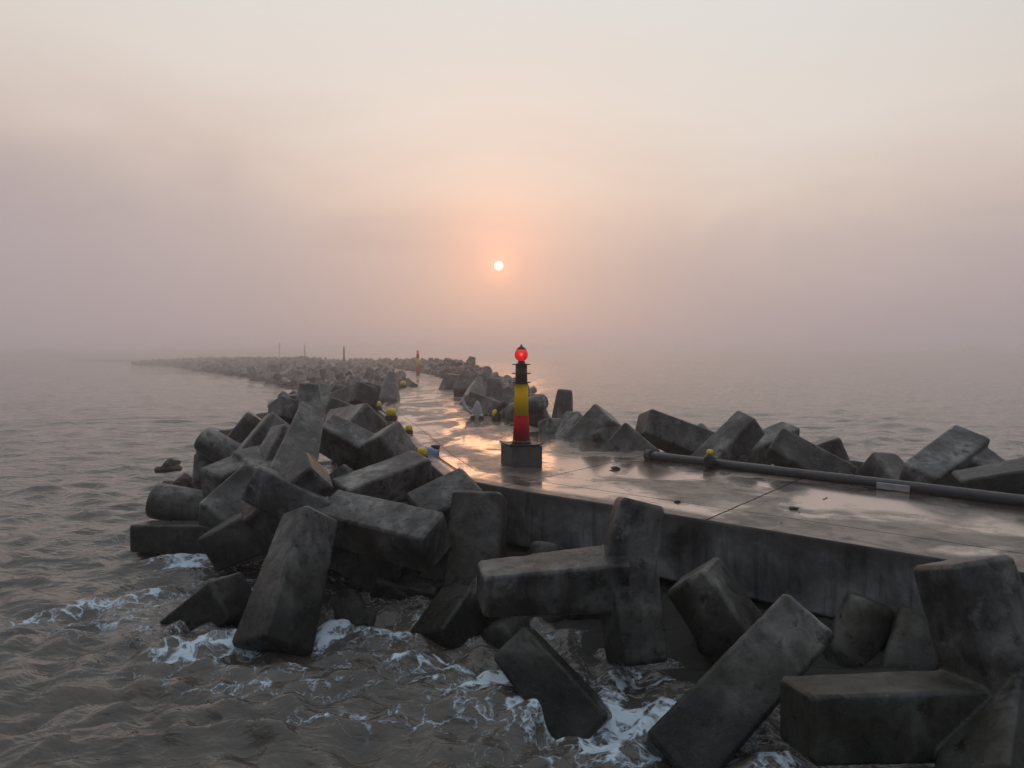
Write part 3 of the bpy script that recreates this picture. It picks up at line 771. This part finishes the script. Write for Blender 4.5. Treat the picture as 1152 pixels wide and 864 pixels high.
# rope along the left edge floats
pts = [ground(x, y, .03) for x, y in [(472, 508), (463, 497), (456, 484), (444, 474), (433, 464), (427, 458), (438, 447)]]
bm = bmesh.new(); tube(bm, pts, .02, 6); tag(from_bm('rope', bm, M['rope']), 'dark rope linking the yellow floats along the left pavement edge', 'rope')

# covered post with hanging hose
p = ground(537, 471)
t = empty('covered_post', p, 0); tag(t, 'pale grey sheet draped over a short post with a curved white hose', 'covered post')
bm = bmesh.new(); n = 30; prof = [(.27, .0), (.25, .12), (.22, .3), (.17, .5), (.11, .68), (.05, .78), (0, .8)]
rings = []
for i, (r, z) in enumerate(prof):
    if r == 0: rings.append([bm.verts.new((0, 0, z))]); continue
    rings.append([bm.verts.new(((r * (1 + .14 * math.sin(6 * a) * (1 - z)) * math.cos(a)), r * (1 + .14 * math.sin(6 * a + 1) * (1 - z)) * math.sin(a), z)) for a in [2 * math.pi * q / n for q in range(n)]])
for a, b in zip(rings, rings[1:]):
    for q in range(n):
        if len(b) == 1: bm.faces.new((a[q], a[(q + 1) % n], b[0]))
        else: bm.faces.new((a[q], a[(q + 1) % n], b[(q + 1) % n], b[q]))
from_bm('sheet', bm, M['cloth'], t, True)
bm = bmesh.new(); tube(bm, [(-.58, .3, 1.05), (-.66, .28, .85), (-.6, .2, .6), (-.45, .1, .38), (-.25, .0, .25), (-.12, -.05, .2)], [.05, .075, .085, .085, .07, .05], 12); from_bm('hose', bm, M['cloth'], t, True)
for dx in (-.19, .19):
    bm = bmesh.new(); lathe(bm, [(0, 0), (.10, 0), (.11, .06), (.10, .13), (0, .14)], 16, (dx, -.25, 0)); f = from_bm('foot', bm, M['rubber'], t, True)
    bm = bmesh.new(); lathe(bm, [(0, .141), (.05, .141), (.055, .18), (.03, .21), (0, .215)], 12, (dx, -.25, 0)); from_bm('foot_cap', bm, M['white'], f, True)
# black curved fender
p = ground(563, 473)
bm = bmesh.new(); pts = [(-.08, 0, 0), (-.12, 0, .25), (-.08, 0, .5), (.03, .05, .68), (.14, .1, .74), (.22, .1, .66), (.24, .1, .55)]
tube(bm, pts, [.10, .13, .14, .14, .14, .13, .10], 14); o = from_bm('rubber_fender', bm, M['rubber'], None, True); o.location = p
tag(o, 'black curved rubber fender standing behind the beacon', 'fender')

# yellow knob at the pipe; the dark solid below stands in for its reflection
s_ = (ground(804, 526) - pa).dot(pd); c = pa + lp(s_, 0, -pr - .13)
t = empty('buoy', c, 0); tag(t, 'bright yellow knob at the grey pipe over a dark solid standing in for its reflection', 'buoy')
bm = bmesh.new(); rough_blob(bm, (0, 0, .17), (.15, .13, .19), 7., 4, .22); from_bm('reflection_body', bm, M['rubber'], t, True)
bm = bmesh.new(); lathe(bm, [(0, .33), (.06, .335), (.088, .38), (.085, .43), (.05, .465), (0, .475)], 16); from_bm('yellow_knob', bm, M['float'], t, True)

# stones on the pavement
stones = [(693, 528, .075, 'dark stone on the wet pavement right of the beacon'), (762, 565, .048, 'small brown stone nearest the wall edge, mid pavement'),
          (892, 573, .06, 'dark stone lying under the pipe at the right of the pavement')]
for i, (x, y, r, lab) in enumerate(stones):
    bm = bmesh.new(); rough_blob(bm, (0, 0, r * .32), (r * 1.35, r, r * .55), i * 5.3, 3, .5); o = from_bm('stone', bm, M['stone'], None, False); o.location = ground(x, y)
    tag(o, lab, 'stone', 'loose stones on the pavement')
bm = bmesh.new()
for i in range(260):
    u = random.random() ** .8; k = int(u * 60) + 6; f = random.random() ** 1.3
    p = LP[k].lerp(RP[k], .03 + .94 * f); r = random.choice([.006, .009, .013, .02])
    rough_blob(bm, (p.x, p.y, r * .3), (r * 1.4, r, r * .6), i * .7, 1, .5)
tag(from_bm('grit', bm, M['stone']), 'tiny scattered grit and pebbles on the wet pavement', 'grit', None, 'stuff')

# rocks in the water at the left
for i, (x, y, sx, sz, mat, lab) in enumerate([(190, 527, .42, .34, 'stone', 'lone low dark rock in the sea left of the pile'), (201, 551, .45, .30, 'rust', 'left one of two reddish rocks behind the long rounded block'),
                                              (212, 552, .40, .45, 'rust', 'right taller one of two reddish rocks behind the long rounded block'), (258, 489, .75, .45, 'stone', 'dark rock in the sea behind the two-armed block')]):
    p = ground(x, y, WL); bm = bmesh.new(); rough_blob(bm, (0, 0, 0), (sx, sx * .8, sz), i * 3.1 + 1, 3, .75)
    o = from_bm('rock', bm, M[mat]); o.location = p; tag(o, lab, 'rock', 'rocks in the sea left of the pile')

# ------------------------------------------------------------------ sea
foam_px = [  # px, py, half length m, half width m, angle deg, strength
 (222, 630, .8, .40, 10, 1.35), (95, 675, 1.9, .28, 35, .62), (200, 668, 1.7, .4, 15, .5), (245, 722, .8, .32, 20, 1.25), (215, 735, .6, .25, 0, .7), (285, 650, .9, .35, 0, .7),
 (375, 705, .5, .3, 60, 1.15), (345, 740, 1.0, .25, 5, .38), (455, 735, .7, .18, 20, 1.1), (430, 705, .5, .2, 0, .6), (475, 700, .3, .4, 40, .7), (500, 742, .9, .14, 0, .6),
 (470, 760, 1.3, .3, 5, .36), (540, 768, .55, .4, 30, .8), (560, 770, .5, .25, 60, .9), (610, 795, 1.0, .25, 12, .7), (520, 800, 1.4, .2, 8, .38), (400, 800, 1.2, .18, 12, .36),
 (690, 800, .6, .3, 20, 1.2), (680, 825, .35, .25, 0, 1.1), (700, 765, .6, .35, 60, .7), (740, 800, .45, .2, 40, 1.2), (745, 760, .4, .12, 0, .8), (640, 810, .7, .2, 0, .5), (735, 832, .5, .2, -30, .8),
 (870, 850, .5, .3, 30, .75), (820, 850, .7, .25, 0, .55), (240, 690, 2.0, .5, 20, .36), (210, 600, 1.6, .3, 0, .5), (232, 530, 1.0, .3, 0, .45), (255, 505, 1.0, .25, 0, .4), (130, 690, 1.5, .3, 30, .36), (260, 760, 1.8, .35, -10, .35)]
FO = []
for px, py, a, b, ang, st in foam_px:
    p = ground(px, py, WL); FO.append((p.x, p.y, a, b, R(ang), st))

def radii():
    r = 3.6; out = [0.6, 1.6, 2.6]
    while r < 3200:
        out.append(r); r *= 1.0062 if r < 60 else (1.012 if r < 200 else 1.06)
    return np.array(out)
RR = radii()
fine_a = np.linspace(R(-48), R(48), 470); coarse = np.linspace(R(48), R(312), 60)[1:-1]
AA = np.concatenate([fine_a, coarse])
nr, na = len(RR), len(AA)
rg, ag = np.meshgrid(RR, AA, indexing='ij')
X = (rg * np.sin(ag)).ravel(); Yv = (rg * np.cos(ag)).ravel(); r_ = rg.ravel()
H = np.zeros_like(X)
wx = X + 1.5 * vnoise2(X * .25, Yv * .25) + .5 * vnoise2(X * .8 + 9, Yv * .8); wy = Yv + 1.5 * vnoise2(X * .25 + 40, Yv * .25 + 7) + .5 * vnoise2(X * .8 + 3, Yv * .8 + 5)
calm = 1.0 / (1 + (r_ / 90) ** 2)
lam = .34
for i in range(64):
    lam = .30 * (1.044 ** i)
    th = R(102) + random.gauss(0, .42)            # swell runs roughly away from us, slightly to the right
    k = 2 * math.pi / lam; ph = random.uniform(0, 6.28)
    amp = .0108 * lam ** .58
    fade = np.clip(1.6 - r_ * .0068 * 2.6 / lam, 0, 1)
    sn = np.sin(k * (wx * math.cos(th) + wy * math.sin(th)) + ph)
    H += amp * fade * (sn * .6 + (1 - 2 * np.abs(np.sin(.5 * (k * (wx * math.cos(th) + wy * math.sin(th)) + ph)))) * .55)
# rings thrown back by the blocks
for (px, py, a_, lam_, dec) in [(320, 720, .050, .8, 3.4), (250, 690, .03, .6, 2.8), (480, 745, .035, .6, 2.8), (640, 800, .03, .5, 2.2), (165, 612, .04, .8, 2.5)]:
    p = ground(px, py, WL); d = np.sqrt((wx - p.x) ** 2 + (wy - p.y) ** 2)
    H += a_ * np.sin(2 * math.pi * d / lam_) * np.exp(-((d - 2.2) / dec) ** 2)
foam = np.zeros_like(X)
near = r_ < 40
for (fx, fy, a, b, ang, st) in FO:
    dx = X - fx; dy = Yv - fy; u = dx * math.cos(ang) + dy * math.sin(ang); v = -dx * math.sin(ang) + dy * math.cos(ang)
    foam = np.maximum(foam, st * np.exp(-((u / a) ** 2 + (v / b) ** 2) * .9))
# thin swash where blocks stand in the water
for p in placed:
    if p.y < 30 and p.z < -.9:
        d = np.sqrt((X - p.x) ** 2 + (Yv - p.y) ** 2); foam = np.maximum(foam, .20 * np.exp(-((d - 1.0) / .8) ** 2))
foam = np.minimum(foam, .92)
H += foam * (.10 * (vnoise2(X * 3.1, Yv * 3.1) + .5) + .06 * vnoise2(X * 8, Yv * 8) + .05)
H += .03 * vnoise2(X * 2.2, Yv * 2.2) * np.clip(1.4 - r_ / 25, 0, 1)
verts = np.stack([X, Yv, H * 1.0 + WL], 1).astype(np.float32)
idx = np.arange(nr * na).reshape(nr, na)
a0 = idx[:-1]; a1 = idx[1:]
quads = np.stack([a0, np.roll(a0, -1, 1), np.roll(a1, -1, 1), a1], -1).reshape(-1, 4)
me = bpy.data.meshes.new('water')
me.vertices.add(len(verts)); me.vertices.foreach_set('co', verts.ravel())
me.loops.add(quads.size); me.loops.foreach_set('vertex_index', quads[:, ::-1].ravel().astype(np.int32))
me.polygons.add(len(quads)); me.polygons.foreach_set('loop_start', (np.arange(len(quads)) * 4).astype(np.int32))
me.polygons.foreach_set('loop_total', np.full(len(quads), 4, np.int32))
me.update(calc_edges=True); me.validate()
at_ = me.attributes.new('foam', 'FLOAT', 'POINT'); at_.data.foreach_set('value', foam.astype(np.float32))
me.polygons.foreach_set('use_smooth', [True] * len(me.polygons))
if me.polygons[len(me.polygons) // 2].normal.z < 0: me.flip_normals()
tag(link('water', me, M['water']), 'rippled brown-grey sea with foam around the blocks', None, None, 'structure')

# ------------------------------------------------------------------ haze
HZ = .0027
bm = bmesh.new(); box(bm, (0, 0, (WL - 3.5 + 6.6) / 2), (6000, 6000, 6.6 - (WL - 3.5)))
hz = from_bm('haze', bm, None)
hm = bpy.data.materials.new('haze_air'); hm.use_nodes = True; hn = hm.node_tree
for nd in list(hn.nodes):
    if nd.type != 'OUTPUT_MATERIAL': hn.nodes.remove(nd)
pv = hn.nodes.new('ShaderNodeVolumePrincipled'); pv.inputs['Density'].default_value = HZ
pv.inputs['Color'].default_value = (.985, .955, .96, 1); pv.inputs['Anisotropy'].default_value = .82
hn.links.new(pv.outputs[0], [n for n in hn.nodes if n.type == 'OUTPUT_MATERIAL'][0].inputs['Volume'])
hz.data.materials.append(hm); tag(hz, 'pale morning haze over the sea', None, None, 'stuff')

# ------------------------------------------------------------------ sky and sun
SUN = ray(561, 299)
w = bpy.data.worlds.new('World'); scene.world = w; w.use_nodes = True
wt = w.node_tree; bg = wt.nodes['Background']
class WN(NT):
    def __init__(s): s.t = wt; s.n = wt.nodes
W = WN()
tc = W.add('ShaderNodeTexCoord').outputs['Generated']
sp = W.add('ShaderNodeSeparateXYZ', {0: tc}); z = sp.outputs[2]
n1 = W.noise(W.add('ShaderNodeVectorMath', {0: tc, 1: (1, 1, 3.2)}, operation='MULTIPLY').outputs[0], 2.1, 5, .55, .4)
zz = W.math('ADD', z, W.math('MULTIPLY', W.math('SUBTRACT', n1, .5), .16))
# the fog bank stands higher on the left
zz = W.math('ADD', zz, W.math('MULTIPLY', sp.outputs[0], .07))
def smix(za): 
    return za
low = W.ramp(z, [(0, (.39, .325, .335)), (.06, (.405, .337, .352)), (.14, (.44, .37, .383)), (.5, (.45, .40, .38))])
high = W.ramp(zz, [(.0, (.42, .345, .345)), (.13, (.50, .405, .395)), (.22, (.655, .535, .48)), (.33, (.74, .665, .61)), (.46, (.73, .705, .675)), (.62, (.60, .61, .61)), (1, (.54, .58, .63))])
base = W.mix(W.add('ShaderNodeMapRange', {'Value': zz, 'From Min': .04, 'From Max': .26}, interpolation_type='SMOOTHSTEP').outputs[0], low, high)
dot = W.add('ShaderNodeVectorMath', {0: tc, 1: SUN}, operation='DOT_PRODUCT').outputs['Value']
ang = W.math('MULTIPLY', W.math('ARCCOSINE', W.math('MINIMUM', dot, .9999999)), 180 / math.pi)
# away from the sun the sky is dim and bluish
back = W.add('ShaderNodeMapRange', {'Value': ang, 'From Min': 22.0, 'From Max': 105.0}, interpolation_type='SMOOTHSTEP').outputs[0]
zen = W.add('ShaderNodeMapRange', {'Value': z, 'From Min': .42, 'From Max': .9, 'To Min': 1.0, 'To Max': .0}, interpolation_type='SMOOTHSTEP').outputs[0]
back = W.math('MULTIPLY', back, zen)
base = W.mix(back, base, W.mix(.86, base, (.115, .145, .19)))
def gauss(sig): return W.math('EXPONENT', W.math('MULTIPLY', W.math('POWER', W.math('DIVIDE', ang, sig), 2.0), -1.0))
def addc(b, fac, col): 
    c = W.mix(fac, (0, 0, 0), col); return W.mix(1.0, b, c, 'ADD')
# the glow is stronger above the sun, where the bank thins
upz = W.add('ShaderNodeMapRange', {'Value': z, 'From Min': .02, 'From Max': .2, 'To Min': .0, 'To Max': 1.1}).outputs[0]
base = addc(base, W.math('MULTIPLY', gauss(12.0), upz), (.075, .010, .0))
base = addc(base, W.math('MULTIPLY', gauss(4.1), W.add('ShaderNodeMapRange', {'Value': z, 'From Min': .05, 'From Max': .19, 'To Min': .35, 'To Max': 1.0}).outputs[0]), (.28, .065, .015))
base = addc(base, gauss(1.1), (.24, .09, .02))
disc = W.add('ShaderNodeMapRange', {'Value': ang, 'From Min': .27, 'From Max': .40, 'To Min': 1.0, 'To Max': 0.0}, interpolation_type='SMOOTHSTEP').outputs[0]
base = addc(base, disc, (2.0, 1.3, .8))
sky = W.add('ShaderNodeTexSky', sky_type='NISHITA'); sky.sun_disc = False
elev = math.asin(SUN.z); az = math.atan2(SUN.x, SUN.y)
sky.sun_elevation = elev; sky.sun_rotation = az; sky.air_density = 1.5; sky.dust_density = 4
nish = W.mix(1.0, sky.outputs[0], (.004, .004, .004), 'MULTIPLY')
base = W.mix(1.0, base, nish, 'ADD')
wt.links.new(base, bg.inputs[0]); bg.inputs[1].default_value = 1.0

sl = bpy.data.lights.new('sun', 'SUN'); sl.energy = .03; sl.angle = R(9); sl.color = (1, .42, .16)
so = bpy.data.objects.new('sun', sl); COL.objects.link(so)
so.rotation_euler = (-SUN).to_track_quat('-Z', 'Y').to_euler()

# ------------------------------------------------------------------ camera and render
cd = bpy.data.cameras.new('camera'); cd.sensor_width = 36; cd.lens = 36 * F / 1152; cd.clip_end = 8000; cd.clip_start = .05
co = bpy.data.objects.new('camera', cd); COL.objects.link(co)
co.location = CAM; co.rotation_euler = (math.pi / 2 - PITCH, 0, 0)
scene.camera = co
scene.view_settings.view_transform = 'Standard'; scene.view_settings.look = 'None'
scene.view_settings.exposure = 0; scene.view_settings.gamma = 1
scene.render.engine = 'CYCLES'
cy = scene.cycles
cy.use_denoising = True
cy.max_bounces = 16; cy.volume_bounces = 12; cy.diffuse_bounces = 3; cy.glossy_bounces = 3
cy.use_adaptive_sampling = True; cy.adaptive_threshold = .02
